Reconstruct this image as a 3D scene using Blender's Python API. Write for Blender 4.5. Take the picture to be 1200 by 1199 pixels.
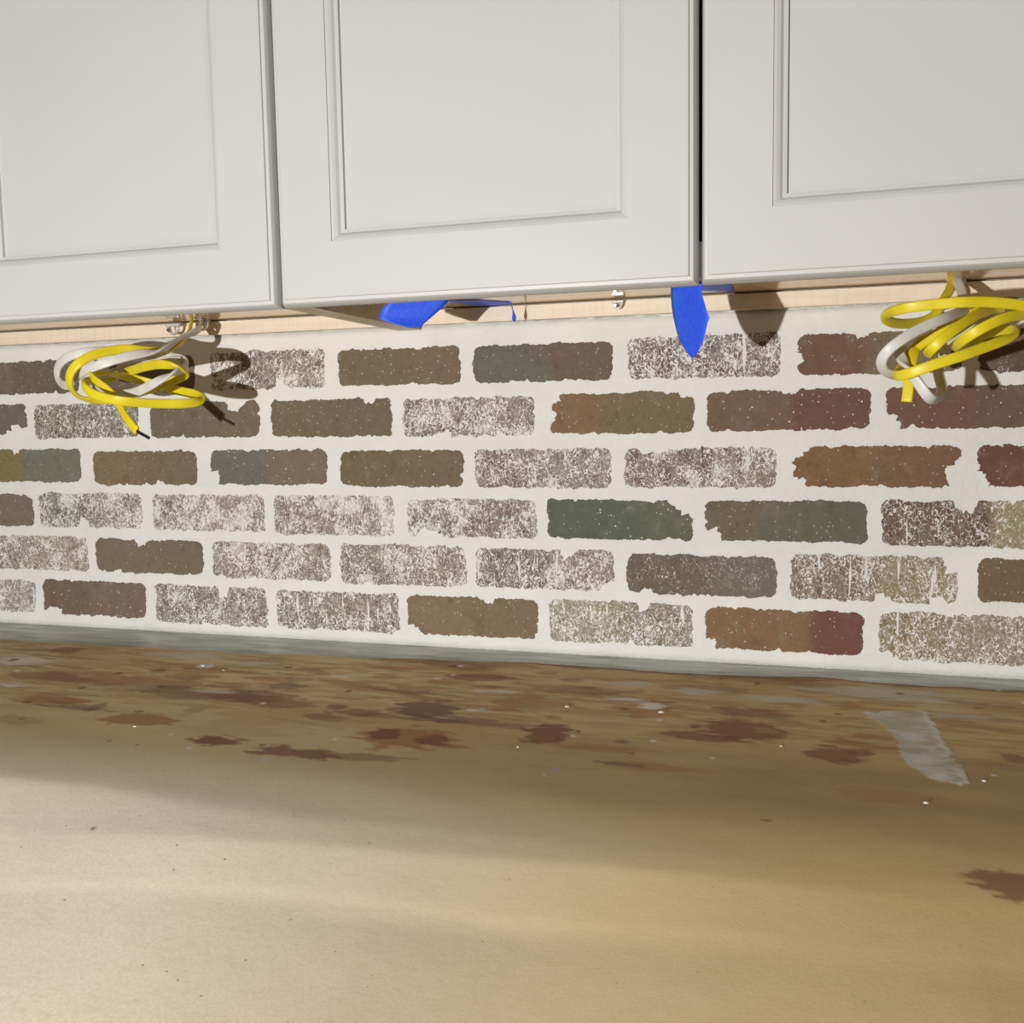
import bpy, bmesh, math, random
import numpy as np
from mathutils import Vector, Matrix

# ---------------------------------------------------------------- clear
for o in list(bpy.data.objects):
    bpy.data.objects.remove(o, do_unlink=True)
SC = bpy.context.scene
COL = SC.collection

# ---------------------------------------------------------------- camera
F_PX = 1155.06
CAM = np.array([0.77259, -1.21871, 0.30509])
YAW, PITCH, ROLL = -0.302701, -0.0944995, -0.0173828
_fwd = np.array([math.sin(YAW)*math.cos(PITCH), math.cos(YAW)*math.cos(PITCH), math.sin(PITCH)])
_r0 = np.array([math.cos(YAW), -math.sin(YAW), 0.0])
_u0 = np.cross(_r0, _fwd)
_c, _s = math.cos(ROLL), math.sin(ROLL)
_right = _c*_r0 + _s*_u0
_up = -_s*_r0 + _c*_u0
cam_data = bpy.data.cameras.new('camera')
cam_data.sensor_fit = 'HORIZONTAL'
cam_data.sensor_width = 36.0
cam_data.lens = F_PX/1200*36.0
cam_data.clip_start = 0.02
cam = bpy.data.objects.new('camera', cam_data)
COL.objects.link(cam)
cam.matrix_world = Matrix(((_right[0], _up[0], -_fwd[0], CAM[0]),
                           (_right[1], _up[1], -_fwd[1], CAM[1]),
                           (_right[2], _up[2], -_fwd[2], CAM[2]),
                           (0, 0, 0, 1)))
SC.camera = cam

# ---------------------------------------------------------------- light, world, exposure
world = bpy.data.worlds.new('world')
SC.world = world
world.use_nodes = True
world.node_tree.nodes['Background'].inputs['Color'].default_value = (1.0, 0.74, 0.64, 1)
world.node_tree.nodes['Background'].inputs['Strength'].default_value = 0.035

LAMP = np.array([0.20, -1.90, 0.185])
ld = bpy.data.lights.new('work_lamp', 'POINT')
ld.energy = 118
ld.color = (1.0, 0.985, 0.965)
ld.shadow_soft_size = 0.012
lo = bpy.data.objects.new('work_lamp', ld)
lo.location = LAMP
COL.objects.link(lo)

# added round fill light, unseen, above right; brightens counter and door edges
cd = bpy.data.lights.new('added_fill_light', 'AREA')
cd.shape = 'DISK'
cd.size = 0.45
cd.energy = 10
cd.color = (1.0, 0.93, 0.84)
fill_o = bpy.data.objects.new('added_fill_light', cd)
fill_o.location = (1.75, -1.55, 1.55)
COL.objects.link(fill_o)

vs = SC.view_settings
vs.view_transform = 'Standard'
vs.look = 'None'
vs.exposure = 0.0
vs.gamma = 1.0
vs.use_curve_mapping = False


# ---------------------------------------------------------------- helpers
def at(u, v, axis, val):
    """point of the place seen at photograph position (u, v) on the plane coord[axis] = val"""
    d = _right*((u-600)/F_PX) - _up*((v-599.5)/F_PX) + _fwd
    t = (val-CAM[axis])/d[axis]
    return CAM + t*d


def lin(c):
    return tuple(((x/255)/12.92 if x/255 <= .04045 else ((x/255+.055)/1.055)**2.4) for x in c)


def mesh_obj(name, verts, faces, mat=None, parent=None, loc=(0, 0, 0), smooth=False):
    me = bpy.data.meshes.new(name)
    me.from_pydata([tuple(float(c) for c in v) for v in verts], [], faces)
    me.update()
    o = bpy.data.objects.new(name, me)
    COL.objects.link(o)
    o.location = loc
    if mat:
        me.materials.append(mat)
    if parent:
        o.parent = parent
    if smooth:
        for p in me.polygons:
            p.use_smooth = True
    return o


def bm_obj(name, bm, mat=None, parent=None, loc=(0, 0, 0), smooth=False):
    me = bpy.data.meshes.new(name)
    bmesh.ops.recalc_face_normals(bm, faces=bm.faces)
    bm.to_mesh(me)
    bm.free()
    o = bpy.data.objects.new(name, me)
    COL.objects.link(o)
    o.location = loc
    if mat:
        me.materials.append(mat)
    if parent:
        o.parent = parent
    if smooth:
        for p in me.polygons:
            p.use_smooth = True
    return o


def box_bm(x0, x1, y0, y1, z0, z1, bevel=0.0):
    bm = bmesh.new()
    bmesh.ops.create_cube(bm, size=1)
    for v in bm.verts:
        v.co = Vector((x0+(v.co.x+.5)*(x1-x0), y0+(v.co.y+.5)*(y1-y0), z0+(v.co.z+.5)*(z1-z0)))
    if bevel:
        bmesh.ops.bevel(bm, geom=list(bm.edges), offset=bevel, segments=2, affect='EDGES', profile=.5)
    return bm


def tag(o, label=None, cat=None, group=None, kind=None):
    if label:
        o['label'] = label
    if cat:
        o['category'] = cat
    if group:
        o['group'] = group
    if kind:
        o['kind'] = kind
    return o


def empty(name, loc):
    o = bpy.data.objects.new(name, None)
    COL.objects.link(o)
    o.location = loc
    o.empty_display_size = .05
    return o


class NT:
    """tiny node-tree builder"""
    def __init__(self, tree):
        self.t = tree

    def n(self, typ, ins=None, **props):
        nd = self.t.nodes.new(typ)
        for k, v in props.items():
            setattr(nd, k, v)
        for k, v in (ins or {}).items():
            self.set(nd.inputs[k], v)
        return nd

    def set(self, sock, v):
        if isinstance(v, bpy.types.NodeSocket):
            self.t.links.new(v, sock)
        else:
            if sock.type == 'RGBA' and len(v) == 3:
                v = tuple(v)+(1,)
            sock.default_value = v

    def math(self, op, a, b=0.0, clamp=False):
        return self.n('ShaderNodeMath', {0: a, 1: b}, operation=op, use_clamp=clamp).outputs[0]

    def mix(self, f, a, b, blend='MIX'):
        nd = self.n('ShaderNodeMix', data_type='RGBA', blend_type=blend)
        self.set(nd.inputs[0], f)
        self.set(nd.inputs[6], a)
        self.set(nd.inputs[7], b)
        return nd.outputs[2]

    def ramp(self, f, lo, hi, a=0.0, b=1.0):
        return self.n('ShaderNodeMapRange', {'Value': f, 'From Min': lo, 'From Max': hi, 'To Min': a, 'To Max': b},
                      interpolation_type='SMOOTHSTEP').outputs[0]

    def noise(self, vec, scale, detail=2.0, rough=.5, dist=0.0):
        return self.n('ShaderNodeTexNoise', {'Vector': vec, 'Scale': scale, 'Detail': detail,
                                             'Roughness': rough, 'Distortion': dist}).outputs['Fac']

    def mapping(self, vec, scale=(1, 1, 1), loc=(0, 0, 0)):
        return self.n('ShaderNodeMapping', {'Vector': vec, 'Scale': scale, 'Location': loc}).outputs[0]


def new_mat(name):
    m = bpy.data.materials.new(name)
    m.use_nodes = True
    b = m.node_tree.nodes['Principled BSDF']
    return m, NT(m.node_tree), b


def simple_mat(name, color, rough=.5, spec=.5, **kw):
    m, t, b = new_mat(name)
    b.inputs['Base Color'].default_value = tuple(color)+(1,)
    b.inputs['Roughness'].default_value = rough
    b.inputs['Specular IOR Level'].default_value = spec
    for k, v in kw.items():
        b.inputs[k].default_value = v
    return m


def paint_mat():
    m, t, b = new_mat('cabinet_paint')
    co = t.n('ShaderNodeTexCoord').outputs['Object']
    f = t.noise(co, 6, 2)
    col = t.mix(f, (.535, .53, .520), (.56, .555, .545))
    t.set(b.inputs['Base Color'], col)
    b.inputs['Roughness'].default_value = .42
    b.inputs['Specular IOR Level'].default_value = .3
    bn = t.n('ShaderNodeBump', {'Strength': .03, 'Distance': .001, 'Height': t.noise(co, 700, 2)}).outputs[0]
    t.set(b.inputs['Normal'], bn)
    return m


def wood_mat(name, a, c, rough, coat=0.0, spec=.4):
    m, t, b = new_mat(name)
    co = t.n('ShaderNodeTexCoord').outputs['Object']
    v = t.mapping(co, (3, 60, 60))
    f = t.noise(v, 3, 4, .6, .4)
    v2 = t.mapping(co, (90, 8, 8))
    g = t.noise(v2, 2, 2)
    col = t.mix(t.ramp(f, .3, .7), a, c)
    col = t.mix(t.ramp(g, .45, .75, 0, .25), col, tuple(x*.8 for x in a))
    t.set(b.inputs['Base Color'], col)
    b.inputs['Roughness'].default_value = rough
    b.inputs['Specular IOR Level'].default_value = spec
    b.inputs['Coat Weight'].default_value = coat
    b.inputs['Coat Roughness'].default_value = .12
    return m


def mortar_mat():
    m, t, b = new_mat('white_mortar')
    co = t.n('ShaderNodeTexCoord').outputs['Object']
    big = t.noise(co, 14, 4, .6)
    mid = t.noise(t.mapping(co, (60, 60, 140)), 1, 4, .65)
    col = t.mix(t.ramp(big, .3, .75), (.80, .785, .75), (.755, .74, .70))
    col = t.mix(t.ramp(mid, .52, .78, 0, .35), col, (.66, .645, .60))
    t.set(b.inputs['Base Color'], col)
    b.inputs['Roughness'].default_value = .85
    b.inputs['Specular IOR Level'].default_value = .2
    h = t.math('ADD', t.noise(co, 90, 5, .65), t.math('MULTIPLY', t.noise(co, 420, 3), .4))
    t.set(b.inputs['Normal'], t.n('ShaderNodeBump', {'Strength': .6, 'Distance': .0022, 'Height': h}).outputs[0])
    return m


def brick_group():
    g = bpy.data.node_groups.new('brick_surface', 'ShaderNodeTree')
    for nm, ty in (('Tint A', 'NodeSocketColor'), ('Tint B', 'NodeSocketColor'), ('Wash', 'NodeSocketFloat'),
                   ('Seed', 'NodeSocketVector')):
        g.interface.new_socket(nm, in_out='INPUT', socket_type=ty)
    g.interface.new_socket('Color', in_out='OUTPUT', socket_type='NodeSocketColor')
    g.interface.new_socket('Height', in_out='OUTPUT', socket_type='NodeSocketFloat')
    t = NT(g)
    gi = t.n('NodeGroupInput').outputs
    go = t.n('NodeGroupOutput')
    co = t.n('ShaderNodeTexCoord').outputs['Object']
    p = t.n('ShaderNodeVectorMath', {0: co, 1: gi['Seed']}, operation='ADD').outputs[0]
    band = t.noise(t.mapping(p, (9, 9, 3)), 1, 2, .5)
    ox_ = t.n('ShaderNodeSeparateXYZ', {0: co}).outputs[0]
    side = t.math('ADD', t.math('MULTIPLY', ox_, 5.5), band)
    base = t.mix(t.ramp(side, .43, .57), gi['Tint A'], gi['Tint B'])
    mott = t.noise(t.mapping(p, (60, 60, 45)), 1, 4, .65)
    base = t.mix(t.ramp(mott, .52, .78, 0, .35), base, (.29, .255, .20))
    base = t.mix(t.ramp(mott, .30, .44, .35, 0), base, (.075, .06, .045))
    fine = t.noise(t.mapping(p, (240, 240, 240)), 1, 3, .6)
    base = t.mix(t.ramp(fine, .42, .75, 0, .30), base, (.085, .07, .055))
    streak = t.noise(t.mapping(p, (35, 35, 420)), 1, 3, .6)
    base = t.mix(t.ramp(streak, .55, .8, 0, .18), base, (.30, .27, .21))
    # whitewash residue: fine worm-like crackle, denser in patches
    patch = t.noise(t.mapping(p, (42, 42, 36)), 1, 3, .6)
    crack = t.noise(t.mapping(p, (250, 250, 170)), 1, 1.2, .5, .8)
    ridge = t.math('ABSOLUTE', t.math('SUBTRACT', crack, .5))
    wid = t.math('MULTIPLY', gi['Wash'], t.ramp(patch,   .28, .72, .016, .100))
    wid = t.math('SUBTRACT', wid, t.ramp(gi['Wash'], .1, .4, .05, 0))
    worm = t.ramp(t.math('SUBTRACT', wid, ridge), -.010, .010)
    veil = t.math('MULTIPLY', t.ramp(t.math('ADD', patch, t.math('MULTIPLY', t.math('SUBTRACT', gi['Wash'], .7), .35)), .55, .74),
                  t.ramp(gi['Wash'], .2, .55))
    veil = t.math('MULTIPLY', veil, .6)
    haze = t.math('MULTIPLY', t.ramp(gi['Wash'], .2, .9, 0, .18), t.ramp(t.noise(t.mapping(p, (120, 120, 90)), 1, 3), .35, .65))
    # thin vertical drag lines
    drag = t.noise(t.mapping(p, (170, 170, 14)), 1, 2, .5)
    drag = t.math('MULTIPLY', t.ramp(drag, .68, .72), t.ramp(gi['Wash'], .3, .5))
    # sparse specks
    vor = t.n('ShaderNodeTexVoronoi', {'Vector': p, 'Scale': 210.0}, feature='F1')
    rnd = t.n('ShaderNodeSeparateColor', {0: vor.outputs['Color']}).outputs[0]
    size = t.math('MULTIPLY', t.n('ShaderNodeSeparateColor', {0: vor.outputs['Color']}).outputs[1], .20)
    speck = t.math('MULTIPLY', t.math('LESS_THAN', vor.outputs['Distance'], size), t.math('GREATER_THAN', rnd, .84))
    vor2 = t.n('ShaderNodeTexVoronoi', {'Vector': t.mapping(p, (1, 1, .6)), 'Scale': 430.0}, feature='F1')
    rn2 = t.n('ShaderNodeSeparateColor', {0: vor2.outputs['Color']}).outputs[0]
    sp2 = t.math('MULTIPLY', t.math('LESS_THAN', vor2.outputs['Distance'], .22),
                 t.math('GREATER_THAN', t.math('ADD', rn2, t.math('MULTIPLY', mott, .25)), 1.04))
    speck = t.math('MAXIMUM', speck, t.math('MULTIPLY', sp2, .8))
    w = t.math('MAXIMUM', t.math('MAXIMUM', worm, veil), t.math('MAXIMUM', t.math('MAXIMUM', haze, drag), speck))
    t.set(go.inputs['Color'], t.mix(t.math('MULTIPLY', w, .93), base, (.80, .785, .755)))
    t.set(go.inputs['Height'], t.math('ADD', t.math('MULTIPLY', w, .6), t.math('MULTIPLY', fine, .7)))
    return g


BG = brick_group()


def brick_mat(a, bcol, wash, seed):
    m, t, b = new_mat('brick_clay')
    g = t.n('ShaderNodeGroup')
    g.node_tree = BG
    t.set(g.inputs['Tint A'], a)
    t.set(g.inputs['Tint B'], bcol)
    g.inputs['Wash'].default_value = wash
    g.inputs['Seed'].default_value = seed
    t.set(b.inputs['Base Color'], g.outputs['Color'])
    b.inputs['Roughness'].default_value = .8
    b.inputs['Specular IOR Level'].default_value = .25
    t.set(b.inputs['Normal'], t.n('ShaderNodeBump', {'Strength': .4, 'Distance': .0012, 'Height': g.outputs['Height']}).outputs[0])
    return m


def stone_mat():
    m, t, b = new_mat('grey_green_stone')
    co = t.n('ShaderNodeTexCoord').outputs['Object']
    a = t.noise(t.mapping(co, (9, 60, 60)), 1, 5, .65, .5)
    c = t.noise(t.mapping(co, (40, 160, 160)), 1, 4, .6)
    col = t.mix(t.ramp(a, .3, .7), (.22, .255, .20), (.56, .60, .54))
    col = t.mix(t.ramp(c, .5, .8, 0, .5), col, (.14, .165, .125))
    t.set(b.inputs['Base Color'], col)
    b.inputs['Roughness'].default_value = .35
    return m


def paper_mat():
    m, t, b = new_mat('kraft_paper')
    co = t.n('ShaderNodeTexCoord').outputs['Object']
    at_ = t.n('ShaderNodeAttribute', attribute_name='stain')  # stains plus the broad tone washes
    st, amt = at_.outputs['Color'], at_.outputs['Alpha']
    fib = t.noise(co, 420, 4, .65)
    fib2 = t.noise(t.mapping(co, (60, 200, 200)), 1, 3, .6)
    base = t.mix(t.ramp(fib, .3, .7), (.555, .485, .385), (.70, .625, .515))
    base = t.mix(t.ramp(fib2, .45, .8, 0, .3), base, (.50, .41, .27))
    vor = t.n('ShaderNodeTexVoronoi', {'Vector': co, 'Scale': 90.0})
    rnd = t.n('ShaderNodeSeparateColor', {0: vor.outputs['Color']}).outputs[0]
    fleck = t.math('MULTIPLY', t.math('LESS_THAN', vor.outputs['Distance'], .09), t.math('GREATER_THAN', rnd, .8))
    base = t.mix(t.math('MULTIPLY', fleck, .6), base, (.12, .08, .04))
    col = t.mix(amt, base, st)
    col = t.mix(t.ramp(fib, .35, .7, 0, .22), col, t.mix(.5, col, (.1, .07, .03)))
    t.set(b.inputs['Base Color'], col)
    b.inputs['Roughness'].default_value = .72
    b.inputs['Specular IOR Level'].default_value = .3
    h = t.math('ADD', t.math('MULTIPLY', fib, .5), t.noise(co, 60, 3))
    t.set(b.inputs['Normal'], t.n('ShaderNodeBump', {'Strength': .18, 'Distance': .0015, 'Height': h}).outputs[0])
    return m


def tape_mat():
    m, t, b = new_mat('blue_tape')
    co = t.n('ShaderNodeTexCoord').outputs['Object']
    f = t.noise(t.mapping(co, (300, 300, 300)), 1, 3)
    g = t.noise(co, 25, 2)
    col = t.mix(t.ramp(f, .3, .7), (.018, .085, .80), (.03, .12, .90))
    col = t.mix(t.ramp(g, .5, .75, 0, .5), col, (.03, .20, .80))
    t.set(b.inputs['Base Color'], col)
    b.inputs['Roughness'].default_value = .55
    t.set(b.inputs['Normal'], t.n('ShaderNodeBump', {'Strength': .15, 'Distance': .0006, 'Height': f}).outputs[0])
    return m


def cable_mat(name, a, c):
    m, t, b = new_mat(name)
    co = t.n('ShaderNodeTexCoord').outputs['Object']
    f = t.noise(co, 45, 3)
    t.set(b.inputs['Base Color'], t.mix(t.ramp(f, .35, .7), a, c))
    b.inputs['Roughness'].default_value = .42
    b.inputs['Specular IOR Level'].default_value = .5
    return m


M_PAINT = paint_mat()
M_PALE = wood_mat('pale_maple_rail', (.78, .655, .50), (.84, .73, .585), .55)
M_TAN = wood_mat('varnished_maple_panel', (.60, .41, .20), (.74, .55, .31), .22, .5)
M_EDGE = wood_mat('maple_edge', (.52, .42, .25), (.64, .53, .34), .4)
M_MORTAR = mortar_mat()
M_STONE = stone_mat()
M_PAPER = paper_mat()
M_TAPE = tape_mat()
M_YEL = cable_mat('yellow_sheath', (.80, .68, .022), (.74, .60, .018))
M_WHT = cable_mat('white_sheath', (.72, .70, .66), (.64, .62, .575))
M_BLACK = simple_mat('black_insulation', (.012, .011, .012), .35)
M_PLASTIC = simple_mat('clear_plastic', (.80, .79, .75), .15, .6, **{'Transmission Weight': .45, 'IOR': 1.45})
M_NAIL = simple_mat('zinc_nail', (.55, .54, .52), .3, .5, Metallic=1.0)
M_CRUMB = simple_mat('mortar_crumb', (.78, .77, .73), .85, .2)
M_WALL = simple_mat('wall_plaster', (.62, .59, .54), .9, .2)

# ================================================================ the wall with its bricks
wall = bm_obj('wall_back', box_bm(-1.0, 1.6, .012, .10, -.25, 1.30), M_WALL)
tag(wall, 'kitchen wall behind the cabinets faced with thin brick and white mortar', None, None, 'structure')

# mortar bed: a gently uneven trowelled skin
nx, nz = 261, 44
xs = np.linspace(-1.0, 1.6, nx)
zs = np.linspace(-.001, .4275, nz)
rng = np.random.default_rng(5)


def smooth_noise(shape, k, r):
    a = r.standard_normal(shape)
    for ax in (0, 1):
        ker = np.hanning(k*2+3)
        ker /= ker.sum()
        a = np.apply_along_axis(lambda m: np.convolve(np.pad(m, k+1, mode='wrap'), ker, 'valid'), ax, a)
    return a/a.std()


un = smooth_noise((nx, nz), 3, rng)*.00025
verts, faces = [], []
for i in range(nx):
    for j in range(nz):
        z = zs[j] + (rng.normal()*.0006 if j == nz-1 else 0)
        verts.append((xs[i], un[i, j], z))
for i in range(nx-1):
    for j in range(nz-1):
        a = i*nz+j
        faces.append((a, a+nz, a+nz+1, a+1))
nb = len(verts)      # back skin and rim so that the bed is a solid
verts += [(-1.0, .0125, -.001), (1.6, .0125, -.001), (1.6, .0125, .4275), (-1.0, .0125, .4275)]
faces += [(nb, nb+3, nb+2, nb+1),
          tuple([i*nz for i in range(nx)][::-1]) + (nb, nb+1),
          tuple([i*nz+nz-1 for i in range(nx)]) + (nb+2, nb+3),
          tuple(range(nz)) + (nb+3, nb),
          tuple([(nx-1)*nz+j for j in range(nz)][::-1]) + (nb+1, nb+2)]
mortar = mesh_obj('mortar', verts, faces, M_MORTAR, wall)
for p in mortar.data.polygons:
    p.use_smooth = len(p.vertices) == 4 and p.index < (nx-1)*(nz-1)
mortar['label'] = 'white mortar smeared between the bricks'

# each brick: photo extent (x0, x1, top, bottom), colour A, colour B, whitewash, bites (x, y, rx, ry)
GREY, BRN = (106, 96, 83), (112, 97, 74)
BRICKS = [
    # row 1
    (-40, 93, 424, 462, (110, 99, 87), (100, 92, 80), .12, []),
    (108, 229, 419, 459, (100, 84, 70), (110, 95, 78), .15, []),
    (247, 380, 411, 456, (102, 88, 78), (115, 100, 90), .80, [(330, 457, 10, 12), (318, 425, 6, 10)]),
    (397, 540, 407.5, 451, (112, 98, 74), (116, 98, 76), .10, []),
    (555, 718, 403, 447, (100, 98, 86), (106, 88, 74), .12, []),
    (735, 914, 393, 443, (98, 82, 70), (110, 96, 84), .78, []),
    (934, 1128, 389, 438, (112, 82, 64), (116, 104, 82), .08, [(1012, 384, 14, 11), (935, 421, 6, 9)]),
    (1148, 1345, 384, 434, (98, 74, 64), (108, 88, 72), .30, []),
    # row 2
    (-85, 32, 475, 510, (98, 98, 88), (106, 100, 88), .15, [(22, 512, 18, 12)]),
    (41, 162, 473, 513.5, (108, 98, 80), (112, 102, 90), .62, []),
    (176, 305, 471, 512.5, (108, 98, 82), (112, 98, 80), .10, [(276, 470, 14, 11)]),
    (318, 459.5, 468, 511.8, (112, 98, 74), (108, 96, 76), .12, [(434, 466, 8, 8)]),
    (472, 626, 466, 511, (112, 98, 84), (120, 106, 96), .82, [(520, 513, 12, 8)]),
    (645.7, 813.4, 460.4, 508, (126, 98, 66), (116, 100, 70), .08, [(648, 462, 9, 10), (647, 487, 5, 8), (806, 460, 10, 6)]),
    (828, 1020, 456.5, 504.5, (114, 90, 70), (108, 76, 64), .10, [(925, 455, 12, 7), (1005, 510, 30, 7)]),
    (1038, 1255, 451, 502, (112, 80, 66), (108, 84, 70), .08, [(1042, 498, 14, 12)]),
    # row 3
    (-30, 95, 526.5, 565, (124, 112, 66), (112, 112, 96), .10, [(19, 524, 7, 7)]),
    (110, 231, 528.7, 568.6, (124, 104, 76), (116, 100, 78), .12, [(190, 571, 9, 7)]),
    (247, 383, 527, 568, (104, 103, 92), (118, 102, 84), .10, [(250, 565, 9, 14)]),
    (399, 543, 527.5, 570.7, (110, 96, 70), (114, 98, 74), .10, []),
    (557, 716, 526, 572, (112, 92, 82), (118, 106, 94), .74, []),
    (732, 910, 525, 571.5, (110, 92, 80), (120, 104, 88), .80, [(770, 522, 28, 9)]),
    (928, 1126, 522.6, 571, (126, 92, 54), (122, 90, 62), .08, [(1124, 558, 16, 22), (932, 524, 14, 14), (932, 570, 12, 12)]),
    (1146, 1350, 520.7, 571.4, (108, 70, 56), (112, 82, 62), .12, [(1148, 566, 10, 14)]),
    # row 4
    (-80, 39, 578.7, 616, (126, 108, 96), (120, 106, 92), .18, []),
    (47, 167, 577.4, 618.6, (104, 98, 84), (120, 110, 104), .86, [(98, 614, 7, 8)]),
    (179, 310, 580, 622, (120, 108, 102), (132, 116, 110), .98, []),
    (322, 462, 581, 627, (124, 108, 96), (132, 118, 110), .95, []),
    (478, 629, 585, 630, (110, 104, 90), (116, 100, 86), .88, [(500, 628, 16, 8)]),
    (641, 812, 586, 632, (90, 96, 84), (96, 98, 78), .06, [(812, 588, 22, 20)]),
    (826, 1016, 586.7, 635, (108, 98, 76), (100, 98, 82), .06, [(830, 632, 14, 15)]),
    (1033, 1235, 587, 641, (104, 76, 60), (140, 128, 92), .52, [(1132, 588, 14, 14), (1160, 600, 10, 8)]),
    # row 5
    (-20, 103, 627.7, 667.6, (122, 108, 88), (136, 122, 100), .82, []),
    (113, 238, 632.4, 672, (118, 104, 84), (114, 100, 82), .10, [(166, 630, 9, 10), (140, 674, 8, 6)]),
    (250, 388, 636, 679, (128, 108, 98), (120, 108, 90), .78, []),
    (399, 546, 639, 686, (112, 102, 84), (122, 106, 92), .76, []),
    (558, 720, 644, 690.5, (110, 98, 84), (122, 106, 94), .80, [(665, 643, 9, 12), (718, 690, 14, 8)]),
    (734, 910, 650.7, 698, (102, 90, 76), (110, 102, 90), .30, [(758, 697, 7, 8)]),
    (926, 1122, 651, 705, (120, 96, 74), (134, 122, 84), .60, [(1120, 655, 16, 18), (1033, 706, 12, 10), (1100, 706, 10, 8)]),
    (1146, 1350, 656.8, 708, (112, 92, 66), (106, 76, 58), .08, []),
    # row 6
    (-75, 42, 678, 715, (130, 124, 102), (136, 126, 110), .84, []),
    (51, 171, 681, 721.8, (112, 92, 76), (118, 98, 82), .16, [(62, 722, 18, 10)]),
    (183, 313, 687, 732, (110, 100, 82), (118, 106, 90), .72, [(262, 690, 8, 12)]),
    (325, 468, 693.8, 738.5, (114, 104, 86), (120, 106, 90), .70, []),
    (478, 631, 700, 746, (126, 104, 78), (122, 102, 76), .08, [(572, 699, 10, 8), (484, 742, 10, 10)]),
    (644, 812, 705, 754.7, (136, 128, 98), (122, 112, 92), .66, [(686, 716, 10, 6), (754, 706, 7, 12)]),
    (826, 1012, 714, 764, (128, 96, 62), (112, 68, 56), .10, [(829, 760, 12, 12)]),
    (1030, 1225, 720, 777, (132, 112, 80), (136, 120, 96), .64, [(1040, 776, 16, 12)]),
]


def interp_noise(n, step, r):
    k = max(4, int(n/step))
    a = r.standard_normal(k)
    x = np.arange(n)/n*k
    i = np.floor(x).astype(int)
    f = x-i
    f = f*f*(3-2*f)
    return a[i % k]*(1-f)+a[(i+1) % k]*f


def mute(c, k):
    c = lin(c)
    g = .3*c[0]+.6*c[1]+.1*c[2]
    return tuple(k*(x*.86+g*.14) for x in c)


def make_brick(X0, X1, Z0, Z1, ca, cb, wash, bites, idx):
    r = np.random.default_rng(100+idx)
    cx, cz = (X0+X1)/2, (Z0+Z1)/2
    w, h = (X1-X0)/2, (Z1-Z0)/2
    rad = .007+.004*r.random()
    seg = .0014
    def ring(ww, hh, rd):
        pts = []
        for (sx, sz, a0) in ((1, 1, 0), (-1, 1, 90), (-1, -1, 180), (1, -1, 270)):
            for k in range(8):
                an = math.radians(a0+90*k/7)
                pts.append(np.array((sx*(ww-rd)+rd*math.cos(an), sz*(hh-rd)+rd*math.sin(an))))
        return pts
    ro, ri = ring(w, h, rad), ring(w-.0185, h-.0185, .0015)
    P, Q = [], []
    for i in range(32):
        j = (i+1) % 32
        n = max(1, int(np.linalg.norm(ro[j]-ro[i])/seg))
        for k in range(n):
            P.append(ro[i]+(ro[j]-ro[i])*k/n)
            Q.append(ri[i]+(ri[j]-ri[i])*k/n)
    P, Q = np.array(P), np.array(Q)
    n = len(P)
    rough = 1.0+.35*wash
    off = interp_noise(n, 9, r)*.0007 + interp_noise(n, 3, r)*.00055*rough + r.standard_normal(n)*.00038*rough
    spike = np.maximum(0, interp_noise(n, 5, r)-.9)*.0022
    off = off-spike-.0003
    # outward directions
    T = np.roll(P, -1, 0)-np.roll(P, 1, 0)
    N = np.stack([T[:, 1], -T[:, 0]], 1)
    N /= np.linalg.norm(N, axis=1)[:, None]+1e-12
    P = P+N*off[:, None]
    for (bx, bz, rx, rz) in bites:
        c0 = np.array([bx-cx, bz-cz])
        ph = r.random(6)*6.28
        for i in range(n):
            q = P[i].copy()
            t = Q[i]-q                     # work inwards until clear of the smear
            far = np.linalg.norm(t)
            t = t/far
            for _ in range(int(far*.92/.0004)):
                e = (q-c0)/np.array([rx, rz])
                an = math.atan2(e[1], e[0])
                lim = 1+.16*math.sin(3*an+ph[0])+.12*math.sin(7*an+ph[1])+.10*math.sin(13*an+ph[2])
                if e@e >= lim*lim:
                    break
                q = q+t*.0004
            if (q-P[i])@(q-P[i]) > 0:
                P[i] = q+t*r.standard_normal()*.0003
    proud = .0009+.0007*r.random()
    inner = P*np.array([1-.0005/w, 1-.0005/h])
    V = [(p[0], .011, p[1]) for p in P] + [(p[0], -proud+.0004, p[1]) for p in P] + [(p[0], -proud, p[1]) for p in inner]
    Fc = []
    for i in range(n):
        j = (i+1) % n
        Fc.append((i, j, n+j, n+i))
        Fc.append((n+i, n+j, 2*n+j, 2*n+i))
    V += [(p[0], -proud, p[1]) for p in Q]
    for i in range(n):
        Fc.append((2*n+i, 2*n+(i+1) % n, 3*n+(i+1) % n, 3*n+i))
    Fc.append(tuple(range(3*n, 4*n)))
    sc = 1.13
    m = brick_mat(mute(ca, sc), mute(cb, sc), wash, tuple(r.random(3)*20))
    o = mesh_obj('brick', V, Fc, m, wall, (cx, 0, cz))
    return o


idx = 0
for (x0, x1, yt, yb, ca, cb, wash, bites) in BRICKS:
    ym, xm = (yt+yb)/2, (x0+x1)/2
    X0, X1 = at(x0, ym, 1, 0)[0], at(x1, ym, 1, 0)[0]
    Z1, Z0 = at(xm, yt, 1, 0)[2], at(xm, yb, 1, 0)[2]
    bt = []
    for (bx, by, rx, ry) in bites:
        c = at(bx, by, 1, 0)
        bt.append((c[0], c[2], abs(at(bx+rx, by, 1, 0)[0]-c[0]), abs(at(bx, by-ry, 1, 0)[2]-c[2])))
    make_brick(X0, X1, Z0, Z1, ca, cb, wash, bt, idx)
    idx += 1
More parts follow.
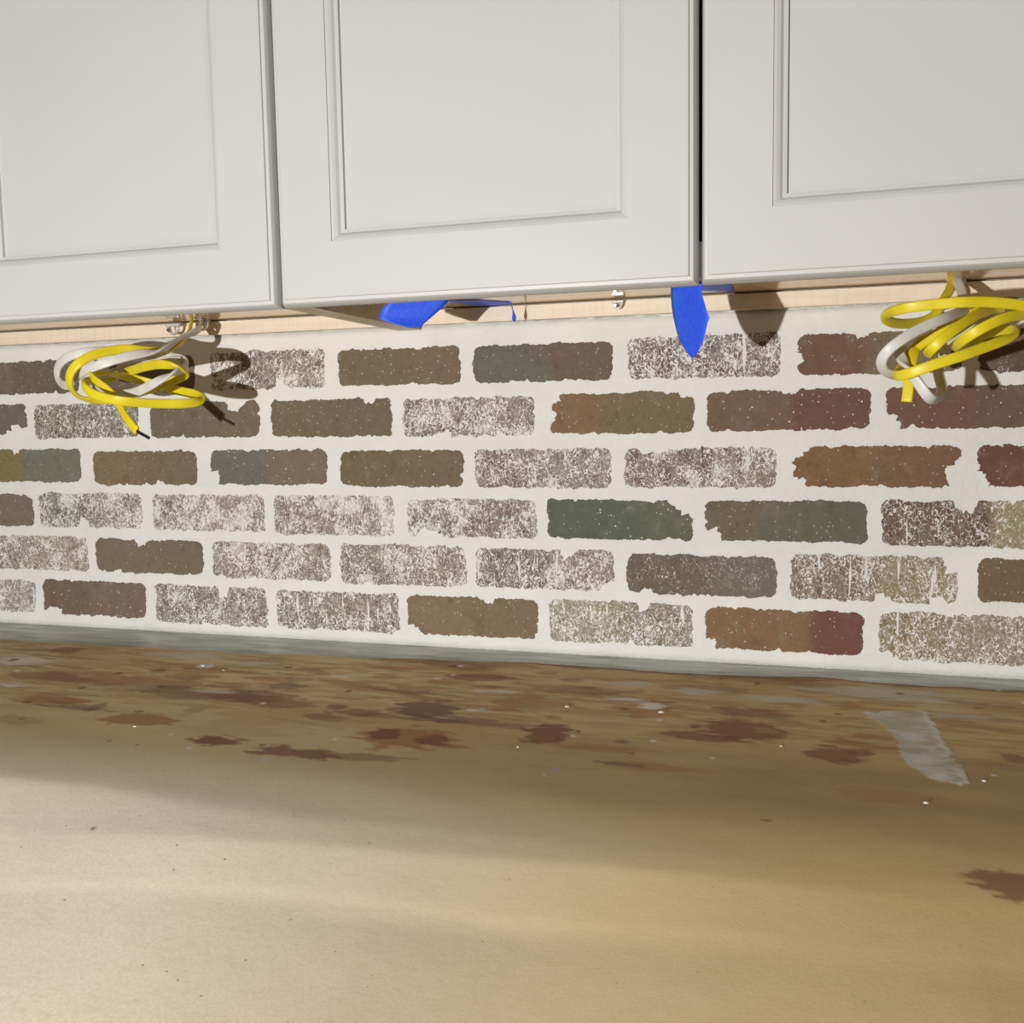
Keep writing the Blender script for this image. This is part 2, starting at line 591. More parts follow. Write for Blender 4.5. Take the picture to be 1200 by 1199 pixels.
# the courses run on a little past the photograph on both sides
rr = random.Random(3)
for k in range(6):
    zc = .37597-k*.0667
    base = -.16621 if k % 2 == 0 else -.26698
    for i in (-3, -2, 6, 7):
        xc = base+i*.20068+(0 if k % 2 == 0 else 0)
        lo_, hi_ = xc-.0905, xc+.0905
        if hi_ > 1.59 or lo_ < -.99:
            continue
        # leave out what the listed bricks already fill
        spans = []
        for b in BRICKS:
            zz = at((b[0]+b[1])/2, (b[2]+b[3])/2, 1, 0)[2]
            if abs(zz-zc) < .03:
                spans.append((at(b[0], (b[2]+b[3])/2, 1, 0)[0], at(b[1], (b[2]+b[3])/2, 1, 0)[0]))
        if any(lo_ < s1 and hi_ > s0 for s0, s1 in spans):
            continue
        c = rr.choice([(112, 97, 76), (112, 80, 64), (104, 98, 84), (122, 106, 92)])
        make_brick(lo_, hi_, zc-.0255, zc+.0255, c, tuple(x-6 for x in c), rr.choice([.1, .1, .7, .8]), [], idx)
        idx += 1

# ================================================================ wall cabinets
YD = -.335            # face of the doors
ZD = .4195            # lower edge of the doors
ZT = 1.16


def rect_loop(x0, x1, z0, z1, ins, y):
    return [(x0+ins, y, z0+ins), (x1-ins, y, z0+ins), (x1-ins, y, z1-ins), (x0+ins, y, z1-ins)]


def loft(loops):
    V, Fc = [], []
    for L in loops:
        V += L
    for k in range(len(loops)-1):
        for i in range(4):
            j = (i+1) % 4
            Fc.append((k*4+i, k*4+j, k*4+4+j, k*4+4+i))
    return V, Fc


def make_door(x0, x1, parent, ox):
    x0, x1 = x0-ox, x1-ox
    T = .0195
    prof = [(.075, T), (0, T), (0, .0125), (.0014, .0062), (.0028, .0030), (.0034, .0025), (.0064, .0022), (.0067, .0005), (.0073, 0), (.0600, 0)]
    V, Fc = loft([rect_loop(x0, x1, ZD, ZT, i, YD+d) for i, d in prof])
    door = mesh_obj('door', V, Fc, M_PAINT, parent)
    mold = [(.0600, 0), (.0603, .0014), (.0630, .0021), (.0658, .0036), (.0680, .0062), (.0700, .0066), (.0716, .0070), (.0720, .0105), (.0722, .0135)]
    V, Fc = loft([rect_loop(x0, x1, ZD, ZT, i, YD+d) for i, d in mold])
    mesh_obj('molding', V, Fc, M_PAINT, door)
    bm_obj('center_panel', box_bm(x0+.0718, x1-.0718, YD+.0105, YD+.0165, ZD+.0718, ZT-.0718), M_PAINT, door)
    return door


def make_cabinet(x0, x1, splits, label):
    ox = (x0+x1)/2
    root = empty('wall_cabinet', (ox, -.15, ZD))
    tag(root, label, 'cabinet')
    holder = []
    def add(o):
        holder.append(o)
        return o
    a, b = x0-ox, x1-ox
    add(bm_obj('side_panel', box_bm(a, a+.0155, -.2965, -.0035, .4225, ZT), M_EDGE, root))
    add(bm_obj('side_panel', box_bm(b-.0155, b, -.2965, -.0035, .4225, ZT), M_EDGE, root))
    add(bm_obj('bottom_panel', box_bm(a+.0157, b-.0157, -.2965, -.0045, .4480, .4600), M_TAN, root))
    add(bm_obj('back_rail', box_bm(a+.0157, b-.0157, -.0125, -.0028, .4278, .4462, .0006), M_PALE, root))
    add(bm_obj('back_panel', box_bm(a+.0157, b-.0157, -.0120, -.0030, .4615, ZT), M_TAN, root))
    add(bm_obj('top_panel', box_bm(a, b, -.2965, -.0030, ZT+.001, ZT+.014), M_EDGE, root))
    # face frame behind the doors
    bm = bmesh.new()
    V, Fc = loft([rect_loop(a, b, .4262, ZT, i, y) for i, y in ((0, -.297), (0, -.3150), (.032, -.3150), (.032, -.297), (0, -.297))])
    add(mesh_obj('face_frame', V, Fc, M_PAINT, root))
    bm.free()
    for (d0, d1) in splits:
        add(make_door(d0, d1, root, ox))
    # parts were drawn in room depth and height: bring them into the cabinet's own frame
    for o in holder:
        o.location = (0, .15, -ZD)
    return root


make_cabinet(-.5745, .2552, [(-.5735, -.1615), (-.1585, .2535)],
             'white wall cabinet over the left cable coil, its door at the photo\'s left edge')
make_cabinet(.2558, 1.0855, [(.2572, .6688), (.6724, 1.0840)],
             'wide white two-door wall cabinet in the middle and right, blue tape hanging beneath')

# ================================================================ countertop and paper
ctop = bm_obj('countertop', box_bm(-1.0, 1.6, -.560, .010, -.032, -.0012, .002), M_STONE)
tag(ctop, 'grey-green stone countertop showing as a narrow strip between brick wall and brown paper', 'countertop')


def vnoise(x, y, seed):
    """cheap smooth value noise on arrays"""
    xi, yi = np.floor(x).astype(np.int64), np.floor(y).astype(np.int64)
    fx, fy = x-xi, y-yi
    fx, fy = fx*fx*(3-2*fx), fy*fy*(3-2*fy)

    def h(a, b):
        n = (a*374761393+b*668265263+seed*974634777) & 0x7fffffff
        n = ((n ^ (n >> 13))*1274126177) & 0x7fffffff
        return ((n ^ (n >> 16)) & 0xffff)/65535.0
    return (h(xi, yi)*(1-fx)+h(xi+1, yi)*fx)*(1-fy)+(h(xi, yi+1)*(1-fx)+h(xi+1, yi+1)*fx)*fy


def fbm(x, y, seed, oct=4):
    s, a, tot = 0, 1, 0
    for k in range(oct):
        s = s+a*vnoise(x*2**k, y*2**k, seed+k*17)
        tot += a
        a *= .55
    return s/tot


def sstep(a, b, x):
    t = np.clip((x-a)/(b-a), 0, 1)
    return t*t*(3-2*t)


PX0, PX1 = -.80, 1.40
gx = np.linspace(PX0, PX1, 1000)
# rows: fine at the back, coarser at the front
gs = np.concatenate([np.linspace(0, .30, 130), np.linspace(.30, 1, 170)[1:]])
# back edge of the sheet, read off the photograph
ex = [-.80, -.345, -.12, .101, .25, .43, .60, .70, .757, .86, .988, 1.40]
ey = [-.125, -.111, -.108, -.096, -.080, -.062, -.066, -.060, -.052, -.060, -.058, -.055]
edge = np.interp(gx, ex, ey)+(fbm(gx*14, gx*0, 3)-.5)*.016
XX = np.repeat(gx[:, None], len(gs), 1)
YY = edge[:, None]*(1-gs[None, :])+(-.98)*gs[None, :]


def paper_z(x, y):
    z = np.full_like(x, .0008)
    # low buckles in the flat part
    fl = sstep(-.57, -.50, y)
    z = z+.0022*fbm(x*5, y*9, 11, 3)*sstep(-.05, -.16, y)
    z = z+.0045*np.exp(-((y+.500-.02*(x-.5))/.085)**2)*sstep(-.6, .1, x)
    # the front hangs over the counter edge in a few soft creases
    e1 = np.interp(x, [.1, .2, .32, .40, .46, .56, .8], [-.564, -.559, -.574, -.574, -.568, -.566, -.56])
    e2 = np.interp(x, [.2, .27, .38, .45, .51, .57, .63, .74, .82], [-.618, -.613, -.608, -.602, -.599, -.593, -.588, -.583, -.579])
    e3 = np.interp(x, [.2, .335, .434, .588, .72], [-.666, -.650, -.644, -.642, -.633])
    e4 = e3-.020
    w1 = np.interp(x, [.10, .30, .50, .80], [.32, .18, .09, .05])
    w2 = np.interp(x, [.15, .32, .60, .74, .86, 1.0], [.04, .18, .19, .12, .05, .03])
    w3 = np.interp(x, [.10, .3, .6, .8], [.07, .09, .08, .02])
    w4 = np.interp(x, [.30, .6, .8], [.03, .08, .04])
    def drop(e, slope, soft):
        d = e-y
        return -slope*.5*(d+np.sqrt(d*d+soft*soft)-soft*0)
    z = z+w1*drop(e1, 1, .006)+w2*drop(e2, 1, .0025)+w3*(drop(e3, 1, .003)-1.5*drop(e3-.009, 1, .003))-w4*drop(e4, 1, .004)
    return z


ZZ = paper_z(XX, YY)
# ---- stains, paint smears and broad tone washes in the sheet colour
SX, SY = XX, YY
n1 = fbm(SX*9, SY*30, 21)
n2 = fbm(SX*28, SY*70, 31)
n3 = fbm(SX*70, SY*140, 41)
n4 = fbm(SX*5, SY*16, 51)
n5 = fbm(SX*38+SY*9, SY*190, 61)
n6 = fbm(SX*16+SY*4, SY*95, 63)
rgb = np.zeros(XX.shape+(3,))
alp = np.zeros(XX.shape)


def lay(col, a):
    """glaze a colour over what is there"""
    global rgb, alp
    a = np.clip(a, 0, 1)
    out = a+alp*(1-a)
    rgb = (np.array(col)*a[..., None]+rgb*(alp*(1-a))[..., None])/np.maximum(out, 1e-6)[..., None]
    alp = out


back = sstep(-.60, -.42, SY)
lay((.62, .455, .185), sstep(.25, .95, SX)*(.75+.3*n4))  # tan wash, stronger towards the right
lay((.66, .52, .235), back*(.60+.3*n4))  # tan wash, stronger towards the wall
lay((.52, .36, .160), sstep(-.47, -.30, SY)*sstep(.44, .58, n1*.6+n5*.4)*.85)
lay((.39, .25, .115), sstep(-.36, -.22, SY)*sstep(.47, .59, n6*.6+n5*.4)*.75)
lay((.66, .53, .30), sstep(-.36, -.25, SY)*sstep(.55, .66, fbm(SX*14+7, SY*80, 77)*.7+n5*.3)*.6)
lay((.38, .265, .12), sstep(.2, .75, SX)*sstep(-.60, -.46, SY)*(1-sstep(-.36, -.28, SY)*.6)*(.5+.4*n1))  # darker brown wash across the middle band, stronger to the right


def blob(u, v, ru, rv, col, a, rot=0.0, hard=.22, streak=1.0):
    c = at(u, v, 2, 0)
    rx = abs(at(u+ru, v, 2, 0)[0]-at(u-ru, v, 2, 0)[0])/2
    ry = abs(at(u, v-rv, 2, 0)[1]-at(u, v+rv, 2, 0)[1])/2
    dx, dy = SX-c[0], SY-c[1]
    tilt = .28+rot       # the sheet runs away to the left in the photo
    dy = dy+dx*tilt*0
    ca, sa = math.cos(rot), math.sin(rot)
    p, q = (dx*ca+dy*sa)/rx, (-dx*sa+dy*ca)/ry
    wob = ((n2-.5)*.8+(n5-.5)*1.1+(n3-.5)*.6)*streak
    d = np.sqrt(p*p+q*q)+wob
    lay(col, a*(1-sstep(1-hard, 1+hard*.4, d)))


RED, RUST, DK, OL = (.22, .085, .050), (.38, .17, .065), (.17, .09, .060), (.44, .32, .14)
for args in [
    (150, 800, 120, 8, RUST, .55), (60, 795, 60, 6, RED, .5), (230, 815, 110, 9, DK, .55), (300, 818, 60, 6, RED, .6),
    (160, 846, 55, 8, RUST, .8), (60, 822, 50, 7, RUST, .6), (250, 873, 34, 7, RED, .9), (345, 886, 62, 7, RED, .8),
    (420, 892, 60, 6, RED, .55), (480, 868, 64, 15, RUST, .85), (452, 863, 20, 7, RED, .9), (508, 871, 22, 8, RED, .9),
    (500, 832, 46, 11, DK, .8), (420, 838, 30, 5, RED, .6), (330, 826, 50, 6, RED, .6), (380, 842, 30, 6, RED, .6),
    (640, 863, 30, 12, RED, .9), (570, 850, 70, 5, DK, .55), (560, 796, 50, 4, RED, .7), (690, 812, 60, 5, RED, .6),
    (620, 826, 60, 7, RUST, .6), (870, 858, 56, 13, RED, .75), (820, 866, 50, 6, RED, .7), (880, 838, 50, 6, DK, .6),
    (985, 888, 40, 10, RED, .75), (1020, 873, 50, 8, RUST, .7), (760, 836, 40, 7, RUST, .6), (1185, 1046, 46, 15, RED, .8),
    (1190, 892, 14, 7, RED, .6), (710, 880, 70, 5, RUST, .5), (20, 848, 40, 6, OL, .6), (1100, 800, 120, 5, RED, .5),
    (900, 797, 80, 4, RED, .7), (560, 780, 90, 3, RED, .55), (780, 789, 60, 3, RED, .6), (1050, 942, 90, 9, RUST, .3),
    (760, 902, 60, 5, RUST, .45), (430, 765, 50, 4, RED, .45), (110, 832, 12, 7, DK, .5),
]:
    blob(*args)
# many small wipes and drags in the worked strip along the wall
rs = np.random.default_rng(77)
for k in range(130):
    u = rs.uniform(-20, 1220)
    v = 752+u*.043+abs(rs.normal())*42
    col = [RED, DK, RUST, OL, (.62, .50, .28), (.52, .40, .19), (.30, .19, .10)][rs.integers(7)]
    blob(u, v, rs.uniform(10, 60), rs.uniform(1.2, 4.5), col, rs.uniform(.25, .65), rs.normal()*.12, .25, 1.1)
# glaze collected along the back edge of the sheet
lay((.20, .085, .05), (1-sstep(.003, .012, (edge[:, None]-SY)+(n2-.5)*.012))*.75*sstep(.1, .5, SX))
# pale plaster and whitewash smears
WH, GG = (.80, .79, .74), (.56, .57, .47)
for args in [
    (20, 777, 45, 8, WH, .6), (10, 805, 22, 3, WH, .8), (215, 770, 70, 5, GG, .7), (300, 779, 30, 3, GG, .7),
    (160, 806, 30, 5, (.5, .42, .25), .6), (250, 812, 30, 2.5, WH, .55), (240, 782, 12, 2.5, WH, .8), (400, 795, 16, 2, WH, .6),
    (310, 897, 9, 3, (.55, .62, .58), .9), (735, 822, 28, 3, WH, .75), (765, 830, 18, 4, WH, .9), (740, 804, 40, 4, GG, .6),
    (820, 812, 30, 5, GG, .8), (925, 822, 60, 4, GG, .8), (560, 834, 16, 3, GG, .7), (1035, 815, 90, 9, GG, .75),
    (1130, 842, 40, 4, GG, .6), (1185, 835, 60, 4, OL, .6), (650, 908, 8, 4, (.4, .42, .4), .5), (580, 812, 30, 2, WH, .5),
]:
    blob(*args, hard=.6)


def in_poly(x, y, poly):
    ins = np.zeros(x.shape, bool)
    j = len(poly)-1
    for i in range(len(poly)):
        xi, yi = poly[i]
        xj, yj = poly[j]
        c = ((yi > y) != (yj > y)) & (x < (xj-xi)*(y-yi)/(yj-yi+1e-12)+xi)
        ins ^= c
        j = i
    return ins


smear_px = [(1022, 838), (1050, 834), (1085, 836), (1098, 853), (1104, 868), (1116, 888), (1130, 908), (1138, 924),
            (1128, 928), (1110, 922), (1090, 914), (1068, 902), (1056, 890), (1052, 872), (1036, 852), (1015, 842)]
sm = [tuple(at(u, v, 2, 0)[:2]) for u, v in smear_px]
wx, wy = SX+(n3-.5)*.010, SY+(n2-.5)*.014
ins = in_poly(wx, wy, sm).astype(float)
lay((.47, .49, .39), ins*.75)
core = in_poly(wx+.006, wy+.002, sm).astype(float)*ins
rim = np.clip(ins-core, 0, 1)
ins2 = ins*sstep(.45, .60, n3*.5+n5*.5)
lay((.66, .69, .62), ins2*.6)
lay((.76, .75, .70), rim*.6)
for args in [(1068, 866, 16, 7, (.74, .73, .72), .8), (1080, 893, 20, 8, WH, .6), (1100, 914, 14, 5, WH, .6), (1120, 895, 10, 12, (.45, .36, .2), .55)]:
    blob(*args, hard=.6)
ZZ = ZZ+ins*.0004
# a few dark dots and drips
r2 = np.random.default_rng(8)
for k in range(60):
    u, v = r2.uniform(0, 1200), 770+abs(r2.normal())*75
    blob(u, v, r2.uniform(2, 7), r2.uniform(1, 2.2), RED if k % 3 else WH, .8, 0, .3, .4)

nxp, nyp = XX.shape
verts = np.stack([XX, YY, ZZ], -1).reshape(-1, 3)
ii, jj = np.meshgrid(np.arange(nxp-1), np.arange(nyp-1), indexing='ij')
a = (ii*nyp+jj).ravel()
quads = np.stack([a, a+1, a+nyp+1, a+nyp], 1)
me = bpy.data.meshes.new('kraft_paper')
me.vertices.add(len(verts))
me.vertices.foreach_set('co', verts.astype(np.float32).ravel())
me.loops.add(quads.size)
me.loops.foreach_set('vertex_index', quads.astype(np.int32).ravel())
me.polygons.add(len(quads))
me.polygons.foreach_set('loop_start', np.arange(0, quads.size, 4, dtype=np.int32))
me.polygons.foreach_set('loop_total', np.full(len(quads), 4, dtype=np.int32))
me.polygons.foreach_set('use_smooth', np.ones(len(quads), dtype=bool))
me.update()
me.validate()
ca_ = me.color_attributes.new('stain', 'FLOAT_COLOR', 'POINT')  # holds stains, smears and tone washes together
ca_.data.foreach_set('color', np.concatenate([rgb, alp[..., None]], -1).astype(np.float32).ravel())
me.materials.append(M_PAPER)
paper = bpy.data.objects.new('kraft_paper', me)
COL.objects.link(paper)
sol = paper.modifiers.new('thickness', 'SOLIDIFY')
sol.thickness = .0004
sol.offset = -1
tag(paper, 'brown kraft paper sheet covering the counter, stained with red-brown glaze and white smears', 'paper')

# ================================================================ blue tape under the middle cabinet
def sheet(name, px, label, mat=M_TAPE, thick=.00018, parent=None):
    """a torn strip of tape: rows of (left u, left v, left y, right u, right v, right y)"""
    L = [at(r[0], r[1], 1, r[2]) for r in px]
    R_ = [at(r[3], r[4], 1, r[5]) for r in px]
    V, Fc, n = [], [], 9
    for l, r in zip(L, R_):
        for k in range(n):
            t = k/(n-1)
            p = l*(1-t)+r*t
            V.append(tuple(p))
    for i in range(len(px)-1):
        for k in range(n-1):
            a = i*n+k
            Fc.append((a, a+1, a+n+1, a+n))
    o = mesh_obj(name, V, Fc, mat, parent, smooth=True)
    s = o.modifiers.new('thickness', 'SOLIDIFY')
    s.thickness = thick
    if label:
        tag(o, label, 'tape', 'torn blue tape under the cabinet')
    return o


def flat_patch(name, px, z, parent):
    P = [at(u, v, 2, z) for u, v in px]
    n = len(P)
    V = [tuple(p) for p in P]+[(p[0], p[1], z+.0002) for p in P]
    Fc = [tuple(range(n)), tuple(range(2*n-1, n-1, -1))]+[(i, (i+1) % n, n+(i+1) % n, n+i) for i in range(n)]
    o = mesh_obj(name, V, Fc, M_TAPE, parent)
    bm = bmesh.new()
    bm.from_mesh(o.data)
    bmesh.ops.recalc_face_normals(bm, faces=bm.faces)
    bm.to_mesh(o.data)
    bm.free()
    return o


ZB = .4473
tb = sheet('painters_tape', [
    (786.5, 322, -0.1824, 822.5, 318, -0.2259),
    (786.3, 336, -0.1821, 822.4, 334, -0.2258),
    (786.3, 348, -0.1821, 823, 346, -0.2265),
    (787.3, 360, -0.1833, 827, 360, -0.2313),
    (789.2, 372, -0.1856, 831.6, 373, -0.2369),
    (790.5, 378, -0.1872, 829, 379, -0.2338),
    (793.2, 389, -0.1905, 826.8, 390, -0.2311),
    (796.5, 399, -0.1945, 824, 400, -0.2277),
    (801.5, 408, -0.2005, 820, 409, -0.2229),
    (806.5, 415, -0.2066, 816.2, 415.5, -0.2183),
    (810.6, 419.6, -0.2115, 812.5, 419.4, -0.2138)],
    'long pointed blue tape strip hanging in front of the bricks below the door gap')
flat_patch('stuck_end', [(780, 331), (822, 332), (857, 333.5), (861, 341), (852, 342), (822, 341)], ZB, tb)
ta = sheet('painters_tape', [
    (461, 350, -.190, 527.5, 343, -.160), (449, 360, -.190, 524.5, 355, -.160), (446, 366, -.190, 518, 361, -.161),
    (444.6, 374, -.190, 509, 369, -.163), (456, 378, -.187, 502, 375, -.166), (470, 381.5, -.183, 496, 380, -.170),
    (480, 384.4, -.180, 491, 384, -.174)],
    'short wide blue tape piece hanging where the two cabinets meet')
flat_patch('stuck_end', [(516, 352), (560, 352), (597, 354), (598, 357), (572, 358.5), (545, 357)], ZB, ta)
# the small twisted curl by the back rail
cl = [(597.5, 353, -.075, 599.5, 353, -.075), (599.0, 358, -.060, 600.3, 358, -.060), (600.3, 363, -.052, 601.4, 363, -.052),
      (600.6, 367, -.05, 603.2, 366.5, -.05), (600.0, 371, -.05, 604.8, 371, -.047), (600.2, 374.5, -.05, 604.6, 374.5, -.047),
      (601.2, 376.6, -.05, 603.4, 376.6, -.049)]
tc = sheet('painters_tape', cl, 'tiny twisted drop-shaped curl of blue tape beside the back rail')

# ================================================================ coiled electrical cables
def cable(name, ctrl, mat, label, wide=.0100, thin=.0044, tip=None, parent=None):
    """flat two-core cable swept along a smooth path of (u, v, y)"""
    C = np.array([at(u, v, 1, y) for u, v, y in ctrl])
    C = np.vstack([2*C[0]-C[1], C, 2*C[-1]-C[-2]])
    path = []
    for i in range(1, len(C)-2):
        p0, p1, p2, p3 = C[i-1], C[i], C[i+1], C[i+2]
        n = max(4, int(np.linalg.norm(p2-p1)/.004))
        for k in range(n):
            t = k/n
            path.append(.5*((2*p1)+(-p0+p2)*t+(2*p0-5*p1+4*p2-p3)*t*t+(-p0+3*p1-3*p2+p3)*t**3))
    path.append(C[-2])
    path = np.array(path)
    for _ in range(3):
        path[1:-1] = path[1:-1]*.5+(path[:-2]+path[2:])*.25
    tan = np.gradient(path, axis=0)
    tan /= np.linalg.norm(tan, axis=1)[:, None]+1e-12
    K = 14
    V, Fc = [], []
    face = np.array([-.25, -1.0, -.15])      # broad side faces the room, twisting a little
    prev = None
    for i, (p, t) in enumerate(zip(path, tan)):
        nrm = face-t*(face@t)
        if prev is not None:
            nrm = .25*nrm/(np.linalg.norm(nrm)+1e-9)+.75*(prev-t*(prev@t))
        nrm /= np.linalg.norm(nrm)+1e-12
        prev = nrm
        wd = np.cross(t, nrm)
        for k in range(K):
            a = 2*math.pi*k/K
            cx = math.copysign(abs(math.cos(a))**.5, math.cos(a))*wide/2
            cy = math.copysign(abs(math.sin(a))**.55, math.sin(a))*thin/2
            V.append(tuple(p+wd*cx+nrm*cy))
    n = len(path)
    for i in range(n-1):
        for k in range(K):
            k2 = (k+1) % K
            Fc.append((i*K+k, i*K+k2, (i+1)*K+k2, (i+1)*K+k))
    Fc.append(tuple(range(K-1, -1, -1)))
    Fc.append(tuple((n-1)*K+k for k in range(K)))
    o = mesh_obj(name, V, Fc, mat, parent, smooth=True)
    if label:
        tag(o, label, 'cable', 'coiled cables under the cabinets')
    return o


yl = cable('electrical_cable', [
    (224, 376, -.045), (222, 388, -.07), (214, 400, -.10), (200, 409, -.12), (180, 412, -.135), (162, 410, -.15), (142, 409, -.165), (111, 415.5, -.19),
    (90, 427, -.205), (81, 441, -.205), (83, 456, -.195), (94, 466, -.18), (112, 469, -.165), (140, 466, -.15), (172, 457, -.14),
    (200, 447, -.14), (216, 440, -.15), (219, 435, -.165), (206, 429, -.185), (186, 427, -.178), (165, 431, -.150), (140, 439, -.120), (118, 446, -.125), (103, 447, -.17),
    (97.5, 451, -.215), (105, 459, -.222), (120, 465.5, -.226), (143, 470, -.222), (185, 473, -.19), (222, 472.5, -.165),
    (236, 468, -.145), (228, 462, -.13), (205, 457, -.118), (180, 450, -.118), (150, 442, -.135), (122, 437, -.17), (106, 438.5, -.20),
    (113, 447, -.208), (127, 457, -.205), (138, 471, -.205), (145, 485, -.212), (152, 495, -.218), (160.5, 505, -.222)],
    M_YEL, 'yellow electrical cable coiled under the left cabinet with one bare black lead', .0118)
cable('bare_lead', [(158, 502, -.221), (163, 507, -.222), (168, 509.5, -.222), (175, 513.5, -.222)], M_BLACK, None, .0034, .0030, parent=yl)

cable('electrical_cable', [
    (236, 376, -.035), (233, 386, -.07), (216, 394, -.10), (203, 402, -.125), (190, 410.5, -.15), (170, 413.5, -.17), (146, 418.5, -.19), (118, 427, -.205), (100, 434, -.20),
    (90, 441, -.185), (78, 452, -.165), (69, 446, -.15), (66.5, 436, -.15), (71, 425, -.155), (84, 416.5, -.155), (105, 412, -.145), (135, 411, -.12),
    (165, 414.5, -.11), (195, 418, -.12), (214, 421, -.14), (219, 428, -.155), (208, 435, -.185), (190, 444, -.20),
    (172, 454, -.20), (155, 461, -.19), (136, 461.5, -.175), (118, 454, -.155), (112, 445, -.14), (128, 438, -.13), (160, 430, -.13), (195, 424, -.14), (212, 423.5, -.15)],
    M_WHT, 'white electrical cable coiled with the yellow one under the left cabinet', .0118)

yr = cable('electrical_cable', [
    (1117, 322, -.03), (1115, 334, -.05), (1110, 345, -.08), (1101, 360, -.10), (1094, 371, -.11), (1080, 377, -.12), (1062, 379.5, -.14), (1045, 378, -.165), (1037.5, 373, -.18), (1042, 366.5, -.20),
    (1056, 362, -.215), (1074, 359, -.22), (1100, 356, -.22), (1130, 354, -.22), (1160, 354, -.21), (1192, 357, -.20), (1225, 362, -.185), (1242, 368, -.16),
    (1230, 373, -.16), (1205, 369, -.185), (1180, 372, -.205), (1158, 381, -.215), (1138, 392, -.215), (1124, 402, -.20), (1118, 408, -.17), (1130, 404, -.14),
    (1155, 392, -.135), (1175, 386.5, -.15), (1190, 388, -.175), (1186, 394.5, -.20), (1168, 402, -.215), (1150, 408.5, -.225), (1127, 417, -.235), (1100, 425.5, -.24),
    (1080, 432.5, -.24), (1062, 438.5, -.235), (1050, 440.5, -.22), (1052, 432, -.20), (1064, 418, -.19), (1078, 404, -.185), (1094, 394, -.185), (1118, 378, -.18), (1150, 364, -.165), (1178, 360, -.14)],
    M_YEL, 'yellow electrical cable coiled in loops under the right end of the cabinets')
cable('electrical_cable', [
    (1180, 352, -.12), (1165, 361, -.15), (1148, 367.5, -.18), (1132, 377, -.20), (1113, 390, -.215), (1100, 401.5, -.22), (1090, 411, -.215), (1087, 416, -.195),
    (1094, 414, -.17), (1098, 404, -.15), (1088, 398, -.15), (1077, 402, -.175), (1070, 416, -.195), (1067, 432, -.205), (1065, 448, -.21), (1064, 460, -.212), (1062.5, 471, -.213)],
    M_YEL, 'short yellow cable end pointing down below the right cable coil')
cable('electrical_cable', [
    (1126, 322, -.03), (1122, 329, -.055), (1126, 338, -.08), (1130, 350, -.11), (1136, 360, -.15), (1122, 367, -.19), (1102, 375, -.215), (1080, 384.5, -.225), (1058, 397, -.235), (1041, 410, -.235),
    (1033, 422, -.23), (1034.5, 432, -.22), (1043, 438, -.21), (1056, 440, -.19), (1066, 430, -.17), (1062, 416, -.17), (1055, 408, -.185), (1053.5, 414, -.20), (1060, 427, -.212), (1068, 438, -.218),
    (1077, 450.5, -.222), (1086, 463, -.222), (1093, 469, -.215), (1101, 464, -.195), (1104, 454, -.175), (1100, 440, -.155), (1100, 425, -.14), (1112, 405, -.13), (1140, 385, -.12), (1165, 372, -.12)],
    M_WHT, 'white electrical cable looped through the yellow coil under the right cabinet end')

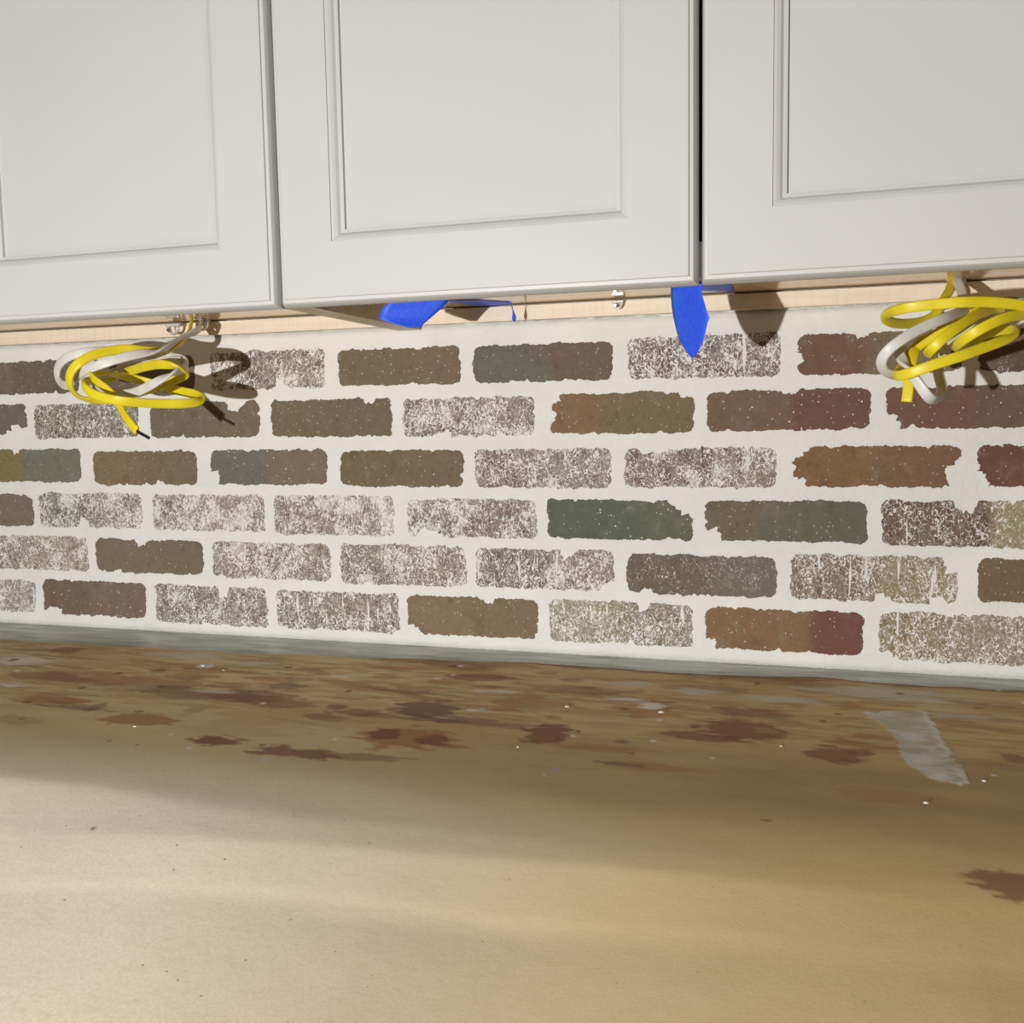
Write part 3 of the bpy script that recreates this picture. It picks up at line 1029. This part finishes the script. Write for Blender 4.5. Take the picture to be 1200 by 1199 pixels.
# ================================================================ cable clips on the rail and panel
def cable_clip(u, v, y, s, label):
    c = at(u, v, 1, y)
    root = empty('cable_clip', tuple(c))
    tag(root, label, 'clip', 'clear plastic cable clips')
    # saddle: a half ring of plastic with two feet
    V, Fc, n, k = [], [], 13, 8
    for i in range(n):
        a = math.pi*i/(n-1)
        cx, cz = math.cos(a)*.0065*s, -math.sin(a)*.0085*s
        for j in range(k):
            b = 2*math.pi*j/k
            rr_ = .0017*s
            V.append((cx+rr_*math.cos(b)*math.cos(a), rr_*1.8*math.sin(b), cz-rr_*math.cos(b)*math.sin(a)))
    for i in range(n-1):
        for j in range(k):
            j2 = (j+1) % k
            Fc.append((i*k+j, i*k+j2, (i+1)*k+j2, (i+1)*k+j))
    Fc += [tuple(range(k)), tuple((n-1)*k+j for j in range(k-1, -1, -1))]
    mesh_obj('saddle', V, Fc, M_PLASTIC, root, smooth=True)
    bm_obj('base', box_bm(-.0095*s, .0095*s, -.003*s, .003*s, 0, .0035*s, .0007*s), M_PLASTIC, root)
    bm = bmesh.new()
    bmesh.ops.create_cone(bm, cap_ends=True, segments=14, radius1=.0028*s, radius2=.0022*s, depth=.0028*s,
                          matrix=Matrix.Translation((-.0035*s, -.0042*s, -.004*s)) @ Matrix.Rotation(math.pi/2, 4, 'X'))
    bm_obj('nail', bm, M_NAIL, root, smooth=False)
    return root


cable_clip(203, 383, -.032, 1.15, 'clear plastic clip left of where the left cables come out')
cable_clip(237, 378, -.032, 1.15, 'clear plastic clip gripping the white cable of the left coil')
cable_clip(724, 355, -.020, .75, 'small lone clear clip on the pale rail left of the long blue tape')
cable_clip(1121, 327, -.032, 1.2, 'clear plastic clip above the right cable coil')

# ================================================================ mortar crumbs on the paper
rc = random.Random(12)
for (u, v, s, lab) in [
        (238, 781, 3, 'larger of two white crumbs near the back edge of the paper at left'),
        (262, 786, 2.2, 'smaller white crumb right of the larger one near the paper back edge at left'),
        (158, 852, 2.2, 'white crumb below the rust stain under the left cable coil'),
        (775, 836, 4, 'largest white crumb, at the right end of the white crust mid-paper'),
        (664, 829, 3, 'white crumb left of the white crust streak mid-paper'),
        (1153, 916, 2.4, 'white crumb just right of the tip of the big white smear'),
        (1085, 942, 2.5, 'white crumb below the tip of the big white smear'),
        (915, 875, 2, 'white crumb between two dark red stains, left of the big smear'),
        (607, 876, 1.6, 'tiny white crumb just left below the square dark red stain mid-paper')]:
    c = at(u, v, 2, 0)
    zc = float(paper_z(np.array([c[0]]), np.array([c[1]]))[0])
    c = at(u, v, 2, zc)
    bm = bmesh.new()
    bmesh.ops.create_icosphere(bm, subdivisions=1, radius=1)
    for w_ in bm.verts:
        k = .75+.5*rc.random()
        w_.co = Vector((w_.co.x*k*.0009*s, w_.co.y*k*.0008*s, w_.co.z*k*.0003*s))
    o = bm_obj('mortar_crumb', bm, M_CRUMB, None, (c[0], c[1], zc+.0003*s))
    tag(o, lab, 'crumb', 'mortar crumbs on the paper')
